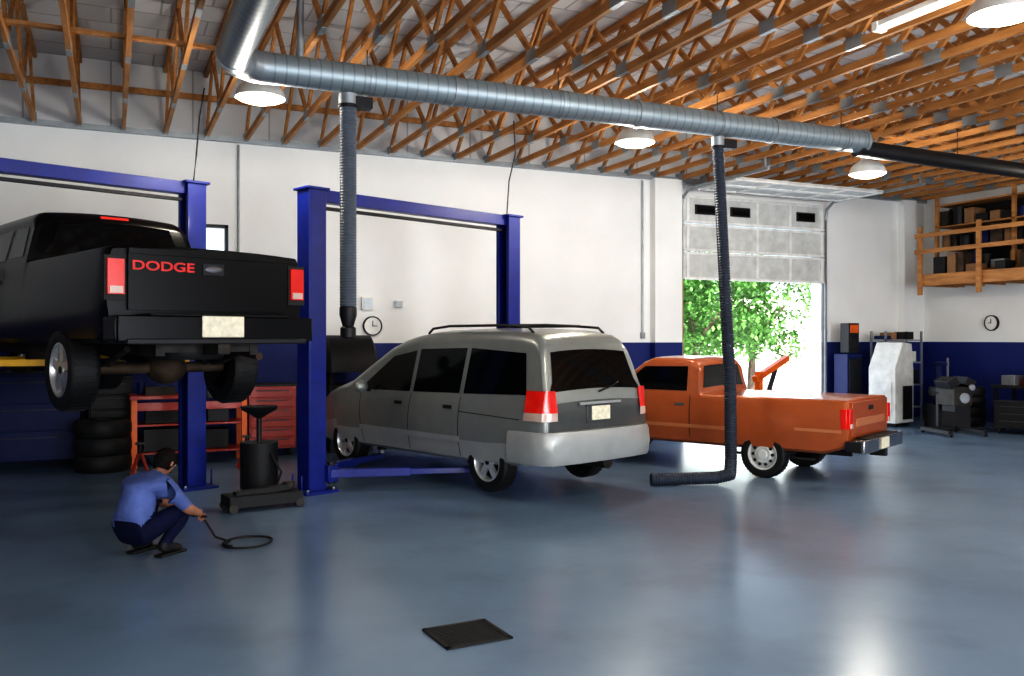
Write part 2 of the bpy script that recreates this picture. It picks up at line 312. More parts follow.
# ------------------------------------------------------------ vehicles
class Body:
    def __init__(s,top,belt,bot,hw,tumble,rtop=.07,crown=.015,bulge=.06):
        s.P={k:np.array(sorted(v)) for k,v in dict(top=top,belt=belt,bot=bot,hw=hw).items()}
        s.tumble=tumble; s.rt=rtop; s.crown=crown; s.bulge=bulge
    def g(s,k,y): p=s.P[k]; return float(np.interp(y,p[:,0],p[:,1]))
    def dims(s,y):
        zt=s.g('top',y); zb=min(s.g('bot',y),zt-.15); be=min(s.g('belt',y),zt-.05); return zt,max(be,zb+.05),zb,s.g('hw',y)
    def W(s,y,z):
        zt,be,zb,w=s.dims(y)
        if z<=be: t=(z-zb)/(be-zb); return w*(1-s.bulge*(2*t-1.1)**2)
        return w*(1-s.bulge*.81)-s.tumble*(z-be)
    def ring(s,y):
        zt,be,zb,w=s.dims(y); r=min(s.rt,(zt-be)*.7)
        pts=[(0,zb),(w*.5,zb),(s.W(y,zb)-.05,zb)]
        for t in (.06,.2,.35,.5,.65,.8,.93,1): z=zb+(be-zb)*t; pts.append((s.W(y,z),z))
        for t in (.2,.4,.6,.8,1): z=be+(zt-r-be)*t; pts.append((s.W(y,z),z))
        xc=s.W(y,zt-r)-r
        for a in (15,30,45,60,75,90): a=math.radians(a); pts.append((xc+r*math.cos(a),zt-r+r*math.sin(a)))
        for f in (.75,.5,.25,0): pts.append((xc*f,zt+s.crown*(1-f*f)))
        return pts,xc
    def xt(s,y): return s.ring(y)[1]
    def mesh(s,mats_side,ys):
        mb=MB(); vs=[];n=None
        for y in ys:
            p,_=s.ring(y); full=[(x,y,z) for x,z in p]+[(-x,y,z) for x,z in p[-2:0:-1]]
            n=len(full); vs+=full
        fs=[];ms=[]
        for i in range(len(ys)-1):
            for k in range(n):
                k2=(k+1)%n; f=(i*n+k,i*n+k2,(i+1)*n+k2,(i+1)*n+k); fs.append(f)
                zc=sum(vs[j][2] for j in f)/4; yc=sum(vs[j][1] for j in f)/4
                ms.append(MI[mats_side(yc,zc)])
        fs.append(tuple(range(n))[::-1]); ms.append(MI[mats_side(ys[0],.8)]); fs.append(tuple((len(ys)-1)*n+k for k in range(n))); ms.append(MI[mats_side(ys[-1],.8)])
        mb.add(vs,fs,ms); return mb
    def side_panel(s,mb,q,mi,off=.005,nu=8,nv=5,sides=(-1,1)):
        for sd in sides:
            vs=[];fs=[]
            for j in range(nv+1):
                for i in range(nu+1):
                    u=i/nu;v=j/nv
                    y=(q[0][0]*(1-u)+q[1][0]*u)*(1-v)+(q[3][0]*(1-u)+q[2][0]*u)*v
                    z=(q[0][1]*(1-u)+q[1][1]*u)*(1-v)+(q[3][1]*(1-u)+q[2][1]*u)*v
                    vs.append((sd*(s.W(y,z)+off),y,z))
            for j in range(nv):
                for i in range(nu): a=j*(nu+1)+i; fs.append((a,a+1,a+nu+2,a+nu+1))
            mb.add(vs,fs,mi)
    def top_panel(s,mb,y0,y1,f0,f1,mi,off=.007,nu=10,nv=8):
        vs=[];fs=[]
        for j in range(nv+1):
            y=y0+(y1-y0)*j/nv; f=f0+(f1-f0)*j/nv
            d=(s.g('top',y+.003)-s.g('top',y-.003))/.006; L=math.hypot(1,d); ny,nz=-d/L,1/L
            xt=s.xt(y)
            for i in range(nu+1):
                g=-f+2*f*i/nu; vs.append((g*xt,y+ny*off,s.g('top',y)+s.crown*(1-g*g)+nz*off))
        for j in range(nv):
            for i in range(nu): a=j*(nu+1)+i; fs.append((a,a+1,a+nu+2,a+nu+1))
        mb.add(vs,fs,mi)
def stations(a,b,step,keys):
    ys=set(round(v,4) for v in np.arange(a,b,step)); ys|=set(round(k,4) for k in keys if a<=k<=b); ys.add(a);ys.add(b)
    ys=sorted(ys); out=[ys[0]]
    for v in ys[1:]:
        if v-out[-1]>.012: out.append(v)
    return out
def cut(o,cutter_mb):
    c=cutter_mb.obj('cutter'); 
    me=o.data
    dk=M['black']
    if dk.name not in [m.name for m in me.materials]: me.materials.append(dk)
    di=[m.name for m in me.materials].index(dk.name)
    c.data.materials.clear()
    for m in me.materials: c.data.materials.append(m)
    c.data.polygons.foreach_set('material_index',[di]*len(c.data.polygons))
    b=o.modifiers.new('b','BOOLEAN'); b.operation='DIFFERENCE'; b.object=c; b.solver='EXACT'; b.use_self=True
    bpy.context.view_layer.update(); me=apply_mods(o)
    bpy.data.objects.remove(c)
    me.polygons.foreach_set('use_smooth',[True]*len(me.polygons)); me.set_sharp_from_angle(angle=math.radians(32))
def wheel(e,x,y,z,R,w,side,style):
    mb=MB(); ax=(side,0,0); o=(x-side*w,y,z)
    rr=R*.66
    mb.lathe(o,ax,[(rr*.9,0),(R*.93,.0),(R*.99,w*.12),(R,w*.25),(R,w*.75),(R*.99,w*.88),(R*.93,w*.99),(R*.8,w*1.02),(rr*1.02,w*.98),(rr*.98,w*.93)],'black',40)
    for k in range(40):
        a=2*math.pi*k/40; 
        mb.box((x-side*w*.5,y+R*1.0*math.cos(a),z+R*1.0*math.sin(a)),(w*.7,.02,.012),'black',Matrix.Rotation(a+math.pi/2,3,'X'))
    rim='alu' if style!='steel' else 'offw'
    mb.lathe(o,ax,[(rr*1.0,w*.96),(rr*.94,w*.97),(rr*.90,w*.9),(rr*.88,w*.5),(0,w*.45)],[MI[rim]]*40*2+[MI[rim]]*40+[MI['dark']]*40,40)
    ox=x-side*w*.12
    if style=='steel':
        mb.lathe((ox-side*.02,y,z),ax,[(rr*.9,-.02),(rr*.7,.0),(rr*.5,.03),(rr*.3,.015),(rr*.28,.05),(0,.05)],rim,40)
        for k in range(10):
            a=2*math.pi*k/10; c=Vector((ox-side*.012,y+rr*.66*math.cos(a),z+rr*.66*math.sin(a))); mb.cyl(c,c+Vector((side*.02,0,0)),rr*.10,'black',seg=10)
    else:
        mb.cyl((ox-side*.03,y,z),(ox+side*.005,y,z),rr*.26,rim,seg=20); mb.cyl((ox,y,z),(ox+side*.012,y,z),rr*.14,'dark',seg=12)
        for k in range(5):
            a=2*math.pi*k/5+.3; R_=Matrix.Rotation(a,3,'X'); 
            c=Vector((ox-side*.018,y,z))+R_@Vector((0,rr*.55,0)); mb.box(c,(.035,rr*.76,rr*.34),rim,R_)
    mb.obj('wheel',e)
def arch_cutter(mb,y,z,R,hw,dep):
    for s in(-1,1): mb.cyl((s*(hw-dep),y,z),(s*(hw+.2),y,z),R,'black',seg=40)

# ---- minivan
van=empty('minivan',(4.79,9.68,.08),math.radians(18.5))
vb=Body(top=[(-.97,.86),(-.955,1.04),(-.93,1.14),(-.80,1.58),(-.765,1.68),(-.71,1.755),(-.62,1.81),(-.45,1.84),(0,1.86),(.6,1.865),(1.2,1.85),(1.6,1.80),(1.85,1.745),(2.1,1.66),(2.95,1.19),(3.15,1.12),(3.6,.99),(3.84,.80),(3.93,.62),(3.95,.5)],
 belt=[(-.97,1.08),(0,1.05),(2.2,1.0),(3.2,.96),(3.95,.8)],bot=[(-.97,.44),(-.6,.34),(0,.30),(3.2,.30),(3.7,.28),(3.95,.32)],
 hw=[(-.97,.84),(-.945,.875),(-.88,.905),(-.75,.925),(-.4,.93),(2.6,.93),(3.3,.90),(3.7,.82),(3.88,.7),(3.95,.6)],tumble=.25,rtop=.15,crown=.03)
ys=stations(-.97,3.95,.06,[p for k in vb.P for p in vb.P[k][:,0]])
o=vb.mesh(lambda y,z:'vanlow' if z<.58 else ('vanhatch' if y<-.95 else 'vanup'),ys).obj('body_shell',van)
c=MB(); arch_cutter(c,0,.33,.40,.93,.3); arch_cutter(c,3.0,.33,.40,.93,.3); cut(o,c)
mb=MB(); P=lambda q,mi='glass',off=.006,**k: vb.side_panel(mb,q,mi,off,**k)
P([(-.66,1.14),(.42,1.11),(.42,1.65),(-.54,1.60)])
P([(.50,1.11),(1.42,1.09),(1.42,1.63),(.50,1.65)])
P([(1.50,1.09),(2.66,1.07),(1.98,1.53),(1.50,1.61)])
vb.top_panel(mb,2.14,2.91,.97,.95,'glass'); vb.top_panel(mb,-.922,-.790,1.0,1.0,'glass',off=.008)
for yy in (.46,1.46): P([(yy-.006,.36),(yy+.006,.36),(yy+.006,1.07),(yy-.006,1.07)],'black',.003,nu=1,nv=12)
P([(2.50,.36),(2.512,.36),(2.62,1.05),(2.608,1.05)],'black',.003,nu=1,nv=12)
P([(-.6,.86),(.46,.89),(.46,.90),(-.6,.87)],'black',.003,nv=1)
P([(.42,.53),(2.55,.53),(2.55,.60),(.42,.60)],'vanlow',.016,nv=2)
P([(-.60,.53),(-.42,.53),(-.42,.60),(-.60,.60)],'vanlow',.016,nv=2)
for yy in (.58,1.60): P([(yy,.92),(yy+.17,.92),(yy+.17,.96),(yy,.96)],'dark',.02,nv=1,nu=2)
mb.obj('glazing_and_seams',van)
mb=MB()
for s in(-1,1):
    for (z0,z1,mi) in ((.86,.95,'tailc'),(.95,1.19,'tail')):
        vs=[];fs=[]
        for z in (z0,z1):
            for yy in (-.66,-.76,-.86,-.915): vs.append((s*(vb.W(yy,min(z,1.1))+.012),yy+(-.02 if z>1 else -.01),z))
            yc=-.985 if z<1.02 else -.945
            vs.append((s*.80,yc,z)); vs.append((s*.71,yc-.004,z))
        n=6
        for i in range(n-1): fs.append((i,i+1,n+i+1,n+i))
        mb.add(vs,fs,mi)
mb.box((0,-.970,.91),(.46,.03,.2),'vanhatch'); mb.box((.0,-.990,.92),(.31,.012,.16),'plate')
mb.box((0,-.980,1.035),(.7,.03,.03),'vanlow')
mb.obj('hatch_details',van,bevel=.004)
mb=MB()
pl=[(-.925,-.42),(-.93,-.75),(-.90,-.92),(-.80,-1.02),(-.5,-1.06),(0,-1.07),(.5,-1.06),(.80,-1.02),(.90,-.92),(.93,-.75),(.925,-.42)]
vs=[];fs=[]
sec=[(0,.38),(.02,.42),(.035,.55),(.02,.70),(0,.74),(-.12,.74),(-.12,.38)]
for (x,y) in pl:
    n=Vector((x*1.2,y-(-.3),0)).normalized()
    for d,z in sec: vs.append((x+n.x*d,y+n.y*d,z))
ns=len(sec)
for i in range(len(pl)-1):
    for k in range(ns): k2=(k+1)%ns; fs.append((i*ns+k,i*ns+k2,(i+1)*ns+k2,(i+1)*ns+k))
fs.append(tuple(range(ns))); fs.append(tuple((len(pl)-1)*ns+k for k in range(ns)))
mb.add(vs,fs,'vanlow'); mb.obj('rear_bumper',van)
mb=MB()
for s in(-1,1):
    mb.tube([(s*.60,-.50,1.83),(s*.60,-.42,1.895),(s*.61,0,1.92),(s*.61,1.0,1.92),(s*.60,1.35,1.89),(s*.59,1.45,1.83)],.016,'dark',8)
for yy in (-.1,.8): mb.tube([(-.61,yy,1.92),(0,yy,1.93),(.61,yy,1.92)],.014,'dark',8)
for s in (-1,1):
    mb.ell((s*1.02,2.38,1.12),(.10,.06,.085),'vanup'); mb.beam((s*.85,2.42,1.06),(s*.98,2.39,1.09),.05,.04,'dark')
mb.tube([(.0,-.965,1.16),(.25,-.955,1.22),(.36,-.94,1.26)],.01,'black',6)
mb.obj('roof_rack_and_mirrors',van)
for s in(-1,1):
    for yy in(0,3.0): wheel(van,s*.885,yy,.33,.34,.21,s,'alloy')
mb=MB(); mb.cyl((-.75,0,.33),(.75,0,.33),.04,'iron'); mb.cyl((-.75,3,.33),(.75,3,.33),.04,'iron'); mb.cyl((.4,-.75,.3),(.4,0,.3),.09,'iron'); mb.beam((-.5,.2,.30),(-.5,2.8,.30),.1,.08,'dark'); mb.beam((.5,.2,.30),(.5,2.8,.30),.1,.08,'dark'); mb.obj('underbody',van)

# ---- pickups
def pickup(name,loc,rz,d):
    e=empty(name,loc,rz); hw=d['hw']; bedz=d['bed']; r0=d['rear']; cb=d['cab0']; ct=d['roof']; wb=d['wb']
    b=Body(top=[(r0,bedz-.02),(r0+.02,bedz),(cb-.02,bedz),(cb,bedz+.02),(cb+.05,ct-.12),(cb+.11,ct-.04),(cb+.18,ct-.01),(cb+.34,ct),(d['ws1']-.15,ct),(d['ws1'],ct-.06),(d['ws0'],d['hood']+.02),(d['ws0']+.1,d['hood']),(wb+d['fo']-.18,d['hood']-.08),(wb+d['fo']-.04,d['hood']-.2),(wb+d['fo'],d['hood']-.4)],
      belt=[(r0,bedz-.05),(cb,bedz-.03),(d['ws0'],bedz-.06),(wb+d['fo'],d['hood']-.25)],
      bot=[(r0,d['bot']+.1),(r0+.3,d['bot']),(wb,d['bot']),(wb+d['fo'],d['bot']+.05)],
      hw=[(r0,hw-.02),(r0+.1,hw),(wb+.4,hw),(wb+d['fo']-.1,hw-.06),(wb+d['fo'],hw-.14)],tumble=d['tum'],rtop=d['rt'],crown=d['cr'],bulge=.045)
    ys=stations(r0,wb+d['fo'],.09,[p for k in b.P for p in b.P[k][:,0]])
    o=b.mesh(d['mat'],ys).obj('body_shell',e)
    c=MB(); arch_cutter(c,0,d['wz'],d['aR'],hw,.32); arch_cutter(c,wb,d['wz'],d['aR'],hw,.32)
    c.box2((-hw+.11,r0+.06,d['bot']+.38),(hw-.11,cb-.06,bedz+.3),'black')
    for s in (-1,1): c.box2((s*hw*.86,cb-.035,d['bot']-.1),(s*hw*1.2,cb-.022,bedz+.1),'black')
    cut(o,c)
    mb=MB()
    for q in d['wins']: b.side_panel(mb,q,'glass',.006)
    for yy in d['seams']: b.side_panel(mb,[(yy-.006,d['bot']+.08),(yy+.006,d['bot']+.08),(yy+.006,bedz-.02),(yy-.006,bedz-.02)],'black',.003,nu=1,nv=10)
    for q,mi,off in d['strips']: b.side_panel(mb,q,mi,off,nu=16,nv=2)
    b.top_panel(mb,d['ws1']+.03,d['ws0']-.04,.92,.93,'glass'); b.top_panel(mb,cb+.008,cb+.052,.92,.86,'glass',off=.008)
    mb.obj('glazing_and_seams',e)
    return e,b
d=dict(hw=.80,bed=1.07,rear=-1.12,cab0=.93,roof=1.565,wb=2.85,ws1=1.88,ws0=2.45,hood=1.04,fo=.75,bot=.38,tum=.22,rt=.09,cr=.02,wz=.31,aR=.375,
  mat=lambda y,z:'orgp',
  wins=[[(1.12,1.11),(2.24,1.11),(1.84,1.44),(1.14,1.45)]],seams=[1.06,2.25],
  strips=[([(.4,.60),(2.4,.60),(2.4,.65),(.4,.65)],'orgl',.008),([(-1.05,.66),(-.45,.66),(-.45,.70),(-1.05,.70)],'orgl',.008),([(1.14,.9),(1.29,.9),(1.29,.94),(1.14,.94)],'chrome',.015)])
pk,pb=pickup('pickup_truck',(8.53,9.55,0),math.radians(25.5),d)
mb=MB()
mb.box((0,-1.135,.83),(1.36,.03,.42),'orgp'); mb.box((0,-1.152,.95),(.18,.012,.06),'dark'); mb.box((0,-1.152,.78),(1.1,.01,.10),'orgl')
for s in(-1,1): mb.box((s*.735,-1.125,.84),(.11,.06,.25),'tail'); mb.box((s*.735,-1.158,.75),(.09,.01,.06),'tailc'); mb.box((s*.79,-1.08,.84),(.03,.07,.25),'tail')
mb.obj('tailgate_and_lamps',pk,bevel=.008)
mb=MB(); mb.box((0,-1.26,.50),(1.56,.13,.17),'chrome'); mb.box((0,-1.24,.59),(1.2,.16,.02),'black'); mb.box((0,-1.335,.5),(.3,.015,.14),'plate'); mb.box((0,-1.25,.38),(.1,.2,.1),'dark'); mb.box((.78,-1.2,.5),(.06,.2,.13),'dark'); mb.box((-.78,-1.2,.5),(.06,.2,.13),'dark')
for s in (-1,1): mb.box((s*.4,-1.1,.45),(.08,.3,.08),'dark')
mb.obj('rear_bumper',pk,bevel=.012)
for s in(-1,1):
    for yy in(0,2.85): wheel(pk,s*.775,yy,.31,.31,.2,s,'steel')
mb=MB(); mb.cyl((-.62,0,.31),(.62,0,.31),.045,'iron'); mb.ell((0,0,.31),(.16,.15,.14),'iron'); mb.cyl((-.62,2.85,.31),(.62,2.85,.31),.04,'iron')
for s in(-1,1): mb.beam((s*.42,-1.05,.40),(s*.42,3.3,.40),.07,.12,'dark'); mb.beam((s*.5,-.6,.27),(s*.5,.6,.27),.06,.03,'iron'); mb.ell((s*.88,2.08,1.14),(.08,.05,.07),'black'); mb.beam((s*.76,2.1,1.08),(s*.86,2.08,1.12),.03,.03,'black')
mb.obj('chassis_and_mirrors',pk)

d=dict(hw=.95,bed=1.38,rear=-1.2,cab0=.98,roof=1.93,wb=3.5,ws1=2.75,ws0=3.35,hood=1.28,fo=.95,bot=.55,tum=.27,rt=.16,cr=.03,wz=.38,aR=.50,
  mat=lambda y,z:'blkp',
  wins=[[(1.15,1.44),(1.62,1.44),(1.62,1.76),(1.22,1.76)],[(1.75,1.43),(3.05,1.40),(2.68,1.74),(1.75,1.77)]],seams=[1.68,3.1],
  strips=[([(1.78,1.18),(1.95,1.18),(1.95,1.23),(1.78,1.23)],'dark',.018)])
tk,tb=pickup('pickup_truck',(.415,9.57,1.25),math.radians(20.5),d)
mb=MB()
mb.box((0,-1.215,1.10),(1.52,.035,.52),'blkp'); mb.box((0,-1.225,1.345),(1.52,.04,.05),'blkp')
mb.box((0,-1.236,1.22),(.20,.012,.10),'dark'); mb.ell((0,-1.244,1.22),(.085,.008,.035),'handle')
for s in(-1,1):
    mb.box((s*.865,-1.215,1.12),(.14,.06,.30),'tail'); mb.box((s*.865,-1.247,1.01),(.11,.01,.06),'tailc')
    mb.box((s*.865,-1.2,1.11),(.18,.04,.38),'black')
mb.box((0,1.085,1.905),(.30,.03,.03),'tail')
mb.obj('tailgate_and_lamps',tk,bevel=.01)
mb=MB(); mb.box((0,-1.34,.68),(1.84,.16,.22),'blkp'); mb.box((0,-1.335,.80),(1.3,.18,.02),'dark'); mb.box((.0,-1.43,.70),(.40,.02,.19),'plate'); mb.box((0,-1.43,.57),(1.7,.02,.05),'dark'); mb.box((0,-1.3,.5),(.12,.3,.1),'iron')
for s in(-1,1): mb.box((s*.9,-1.27,.68),(.08,.25,.2),'blkp')
mb.obj('rear_bumper',tk,bevel=.02)
cu=bpy.data.curves.new('lettering','FONT'); cu.body='DODGE'; cu.size=.14; cu.extrude=.006; cu.offset=.003; cu.align_x='CENTER'; cu.align_y='CENTER'
to=bpy.data.objects.new('lettering',cu); COL.objects.link(to); bpy.context.view_layer.update()
me=bpy.data.meshes.new_from_object(to.evaluated_get(bpy.context.evaluated_depsgraph_get()))
bpy.data.objects.remove(to); to=bpy.data.objects.new('tailgate_lettering',me); COL.objects.link(to); me.materials.clear(); me.materials.append(M['text'])
to.parent=tk; to.location=(-.46,-1.241,1.22); to.rotation_euler=(math.pi/2,0,0); to.scale=(1.12,.8,1)
for s in(-1,1):
    for yy in(0,3.5): wheel(tk,s*.93,yy,.30,.39,.26,s,'alloy')
mb=MB(); mb.cyl((-.7,0,.30),(.7,0,.30),.055,'rust'); mb.ell((.1,0,.30),(.2,.2,.17),'rust'); mb.cyl((-.7,3.5,.30),(.7,3.5,.30),.055,'rust'); mb.ell((-.25,3.5,.3),(.17,.17,.15),'rust')
for s in(-1,1):
    mb.beam((s*.45,-1.15,.52),(s*.45,4.2,.52),.08,.16,'iron')
    mb.tube([(s*.58,-.75,.50),(s*.58,-.3,.37),(s*.58,0,.34),(s*.58,.3,.37),(s*.58,.75,.5)],.03,'iron',8)
    mb.tube([(s*.58,-.4,.39),(s*.58,0,.375),(s*.58,.4,.39)],.025,'rust',8)
    mb.cyl((s*.5,.0,.3),(s*.38,-.25,.62),.03,'dark')
for yy in (-1.1,-.55,.55,1.6,2.6): mb.beam((-.45,yy,.52),(.45,yy,.52),.08,.1,'iron')
mb.tube([(.1,.15,.32),(.1,1.8,.45),(.1,2.4,.5)],.04,'iron',10)
mb.tube([(.62,-.95,.42),(.62,-.5,.47),(.5,.3,.6),(.35,.6,.5)],.04,'rust',10); mb.tube([(.35,.6,.48),(.35,1.3,.48)],.12,'rust',14)
mb.lathe((-.05,-.75,.40),(0,0,1),[(.15,0),(.34,0),(.37,.05),(.37,.15),(.34,.2),(.15,.2),(.15,0)],'black',28)
mb.box((-.25,1.9,.45),(.5,.8,.2),'dark'); mb.box((0,3.0,.5),(.5,.7,.35),'iron')
for s in(-1,1): mb.ell((s*1.08,3.05,1.45),(.11,.07,.13),'black'); mb.beam((s*.9,3.07,1.4),(s*1.03,3.05,1.44),.05,.04,'black')
mb.obj('chassis_and_mirrors',tk)

# ------------------------------------------------------------ two-post lifts
def lift(mid,rz,half,H,carz,pads,padz,arm_m):
    e=empty('two_post_lift',(mid[0],mid[1],0),rz)
    for s in(-1,1):
        mb=MB(); x=s*half
        mb.box((x+s*.105,0,H/2),(.03,.26,H),'blue'); 
        for t in(-1,1): mb.box((x-.01*s,t*.118,H/2),(.22,.03,H),'blue'); mb.box((x-s*.105,t*.10,H/2),(.03,.05,H),'blue')
        mb.box((x,0,.015),(.46,.50,.03),'blue'); mb.box((x,0,H-.01),(.31,.33,.03),'blue')
        for t in(-1,1): 
            mb.box((x+s*.2,t*.1,.12),(.02,.02,.2),'blue')
            for u in(-1,1): mb.cyl((x+u*.18,t*.2,.03),(x+u*.18,t*.2,.06),.02,'galv',seg=6)
        mb.cyl((x,0,.1),(x,0,H-.1),.02,'galv',seg=8)
        mb.obj('post',e,bevel=.006)
        mb=MB(); mb.box((x-s*.04,0,carz+.05),(.18,.18,.75),'dark'); mb.box((x-s*.17,0,carz-.18),(.14,.42,.20),'blue')
        for t in(-1,1): mb.cyl((x-s*.17,t*.16,carz-.30),(x-s*.17,t*.16,carz-.04),.05,'dark')
        mb.obj('carriage',e,bevel=.006)
        for t,(px,py) in zip((-1,1),[(p[0],p[1]) for p in pads if p[2]==s]):
            mb=MB(); a=Vector((x-s*.17,t*.16,carz-.18)); b=Vector((px,py,carz-.18)); m=a.lerp(b,.55)
            mb.beam(a,m,.12,.10,arm_m); mb.beam(m,b,.09,.07,arm_m); mb.cyl(b-Vector((0,0,.04)),(px,py,padz-.03),.035,'galv'); mb.cyl((px,py,padz-.03),(px,py,padz),.07,'black')
            mb.obj('swing_arm',e,bevel=.005)
    mb=MB(); mb.box((0,0,H-.08),(2*half-.20,.14,.15),'blue'); mb.box((0,.0,H-.22),(2*half-.26,.05,.04),'dark')
    mb.tube([(-half+.1,.1,H-.12),(0,.1,H-.14),(half-.1,.1,H-.12)],.012,'black',6); mb.obj('overhead_beam',e,bevel=.006)
    mb=MB(); mb.box((half+.21,0,1.5),(.16,.2,.35),'dark'); mb.cyl((half+.21,0,1.1),(half+.21,0,1.33),.09,'dark'); mb.tube([(half+.19,.05,1.7),(half+.17,.05,2.6),(half+.14,.05,H-.1)],.012,'black',6); mb.obj('hydraulic_power_unit',e,bevel=.01)
    return e
lift((3.77,11.25),math.radians(20.9),1.68,3.65,.40,[(-.1,-1.15,-1),(-.1,.7,-1),(1.05,-1.15,1),(1.05,.7,1)],.335,'blue')
lift((-.63,10.98),math.radians(20.4),1.65,3.77,1.78,[(.02,-1.0,-1),(.02,1.0,-1),(.93,-1.0,1),(.93,1.0,1)],1.69,'yellow')

# ------------------------------------------------------------ mechanic
PA=math.radians(42); PX,PY=.31,8.14
per=empty('crouching_mechanic',(PX,PY,0),PA)
def pw(x,y,z): return (PX+x*math.cos(PA)-y*math.sin(PA),PY+x*math.sin(PA)+y*math.cos(PA),z)
def skinmesh(name,pts,edges,rad,sub=2,root=0):
    me=bpy.data.meshes.new(name); me.from_pydata(pts,edges,[]); o=bpy.data.objects.new(name,me); COL.objects.link(o)
    sk=o.modifiers.new('skin','SKIN'); sk.use_smooth_shade=True
    for i,r in enumerate(rad):
        me.skin_vertices[0].data[i].radius=r if isinstance(r,tuple) else (r,r); me.skin_vertices[0].data[i].use_root=(i==root)
    ss=o.modifiers.new('sub','SUBSURF'); ss.levels=sub; ss.render_levels=sub
    bpy.context.view_layer.update(); apply_mods(o); return o
J={'pel':((-.20,0,.25),.15),'wai':((-.19,0,.38),.145),'che':((-.10,0,.53),.17),'upc':((-.02,0,.615),.13),'nec':((.06,0,.665),.062),'hdb':((.12,0,.70),.055),
 'shL':((-.01,.185,.60),.082),'elL':((.20,.25,.42),.052),'wrL':((.40,.06,.335),.032),
 'shR':((-.01,-.185,.60),.082),'elR':((.14,-.29,.38),.052),'wrR':((.35,-.20,.31),.032),
 'hiL':((-.17,.10,.22),.115),'knL':((.22,.19,.42),.072),'caL':((.13,.17,.26),.062),'anL':((-.02,.14,.09),.045),'heL':((-.05,.14,.05),.04),'toL':((.17,.17,.035),.038),
 'hiR':((-.17,-.10,.22),.115),'knR':((.22,-.20,.40),.072),'caR':((.13,-.18,.25),.062),'anR':((-.02,-.15,.09),.045),'heR':((-.05,-.15,.05),.04),'toR':((.17,-.18,.035),.038)}
names=list(J); ix={n:i for i,n in enumerate(names)}
E=[('pel','wai'),('wai','che'),('che','upc'),('upc','nec'),('nec','hdb'),('upc','shL'),('shL','elL'),('elL','wrL'),('upc','shR'),('shR','elR'),('elR','wrR'),
 ('pel','hiL'),('hiL','knL'),('knL','caL'),('caL','anL'),('anL','toL'),('pel','hiR'),('hiR','knR'),('knR','caR'),('caR','anR'),('anR','toR'),('anL','heL'),('anR','heR')]
bo=skinmesh('body',[J[n][0] for n in names],[(ix[a],ix[b]) for a,b in E],[J[n][1] for n in names])
bo.parent=per; me=bo.data; me.materials.clear()
for k in('shirt','pants','skin','black'): me.materials.append(M[k])
def segd(p,a,b):
    a=Vector(a);b=Vector(b);t=max(0,min(1,(p-a).dot(b-a)/(b-a).length_squared)); return (p-a.lerp(b,t)).length,t
for f in me.polygons:
    p=Vector(f.center); best=None
    for a,b in E:
        dd,t=segd(p,J[a][0],J[b][0]); dd-=(J[a][1]*(1-t)+J[b][1]*t)
        if best is None or dd<best[0]: best=(dd,a,b,t)
    _,a,b,t=best
    if b in('hdb',): mi=2
    elif a=='upc' and b=='nec': mi=0 if t<.8 else 2
    elif a[:2]=='el': mi=2 
    elif a[:2]=='sh': mi=0 if t<.92 else 2
    elif b[:2] in('he','to') or (a[:2]=='ca' and t>.9): mi=3
    elif b[:2] in('hi','kn','ca','an'): mi=1
    elif a=='pel' and t<.35: mi=1
    else: mi=0
    f.material_index=mi
    f.use_smooth=True
mb=MB()
for s in(.15,-.165): mb.box((.06,s,.012),(.30,.09,.024),'black')
mb.obj('shoe_soles',per,bevel=.01)
mb=MB(); Rh=Matrix.Rotation(math.radians(28),3,'Y'); hc=Vector((.165,0,.765))
vs=[];fs=[];ms=[];seg,rings=28,20
for i in range(rings+1):
    t=math.pi*i/rings; z=math.cos(t); rr=max(math.sin(t),1e-3)
    for k in range(seg):
        a=2*math.pi*k/seg; x=math.cos(a)*rr; y=math.sin(a)*rr
        X=.098*x; Y=.076*y; Z=.115*z
        if z<0: Y*=1+.22*z; X*=(1+.08*z) if x>0 else (1+.35*z)
        if x>.3 and abs(y)<.95: X*=.95
        nose=math.exp(-((y/.16)**2)-(((z+.12)/.16)**2))*(x>0); X+=.026*nose
        eye=sum(math.exp(-(((y-s*.38)/.18)**2)-(((z-.05)/.12)**2)) for s in(-1,1))*(x>0); X-=.010*eye
        mo=math.exp(-((y/.35)**2)-(((z+.5)/.07)**2))*(x>0); X+=.006*mo
        vs.append(hc+Rh@Vector((X,Y,Z)))
for i in range(rings):
    for k in range(seg):
        k2=(k+1)%seg; fs.append((i*seg+k,(i+1)*seg+k,(i+1)*seg+k2,i*seg+k2)); ms.append(MI['skin'])
mb.add(vs,fs,ms)
for s in(-1,1):
    mb.ell(hc+Rh@Vector((-.005,s*.078,-.005)),(.02,.01,.032),'skin',R=Rh); mb.ell(hc+Rh@Vector((.082,s*.03,.006)),(.012,.014,.011),'white',10,6,R=Rh); mb.ell(hc+Rh@Vector((.092,s*.03,.006)),(.005,.006,.006),'black',8,5,R=Rh); mb.ell(hc+Rh@Vector((.088,s*.03,.03)),(.008,.02,.005),'hair',10,6,R=Rh)
mb.ell(hc+Rh@Vector((.092,0,-.058)),(.008,.024,.006),'rust',10,6,R=Rh)
mb.obj('head',per,sharp=80)
mb=MB(); vs=[];fs=[]
for i in range(13):
    for k in range(28):
        a=2*math.pi*k/28; fr=math.cos(a); tmax=math.radians(124-58*max(0,fr)**.7 if fr>0 else 128)
        t=tmax*i/12; w_=1+.02*math.sin(9*a+3*t)
        vs.append(hc+Rh@Vector((.110*w_*math.sin(t)*math.cos(a)-.004,.087*w_*math.sin(t)*math.sin(a),.126*math.cos(t)+.003)))
for i in range(12):
    for k in range(28): k2=(k+1)%28; fs.append((i*28+k,(i+1)*28+k,(i+1)*28+k2,i*28+k2))
mb.add(vs,fs,'hair'); mb.obj('hair',per,sharp=80)
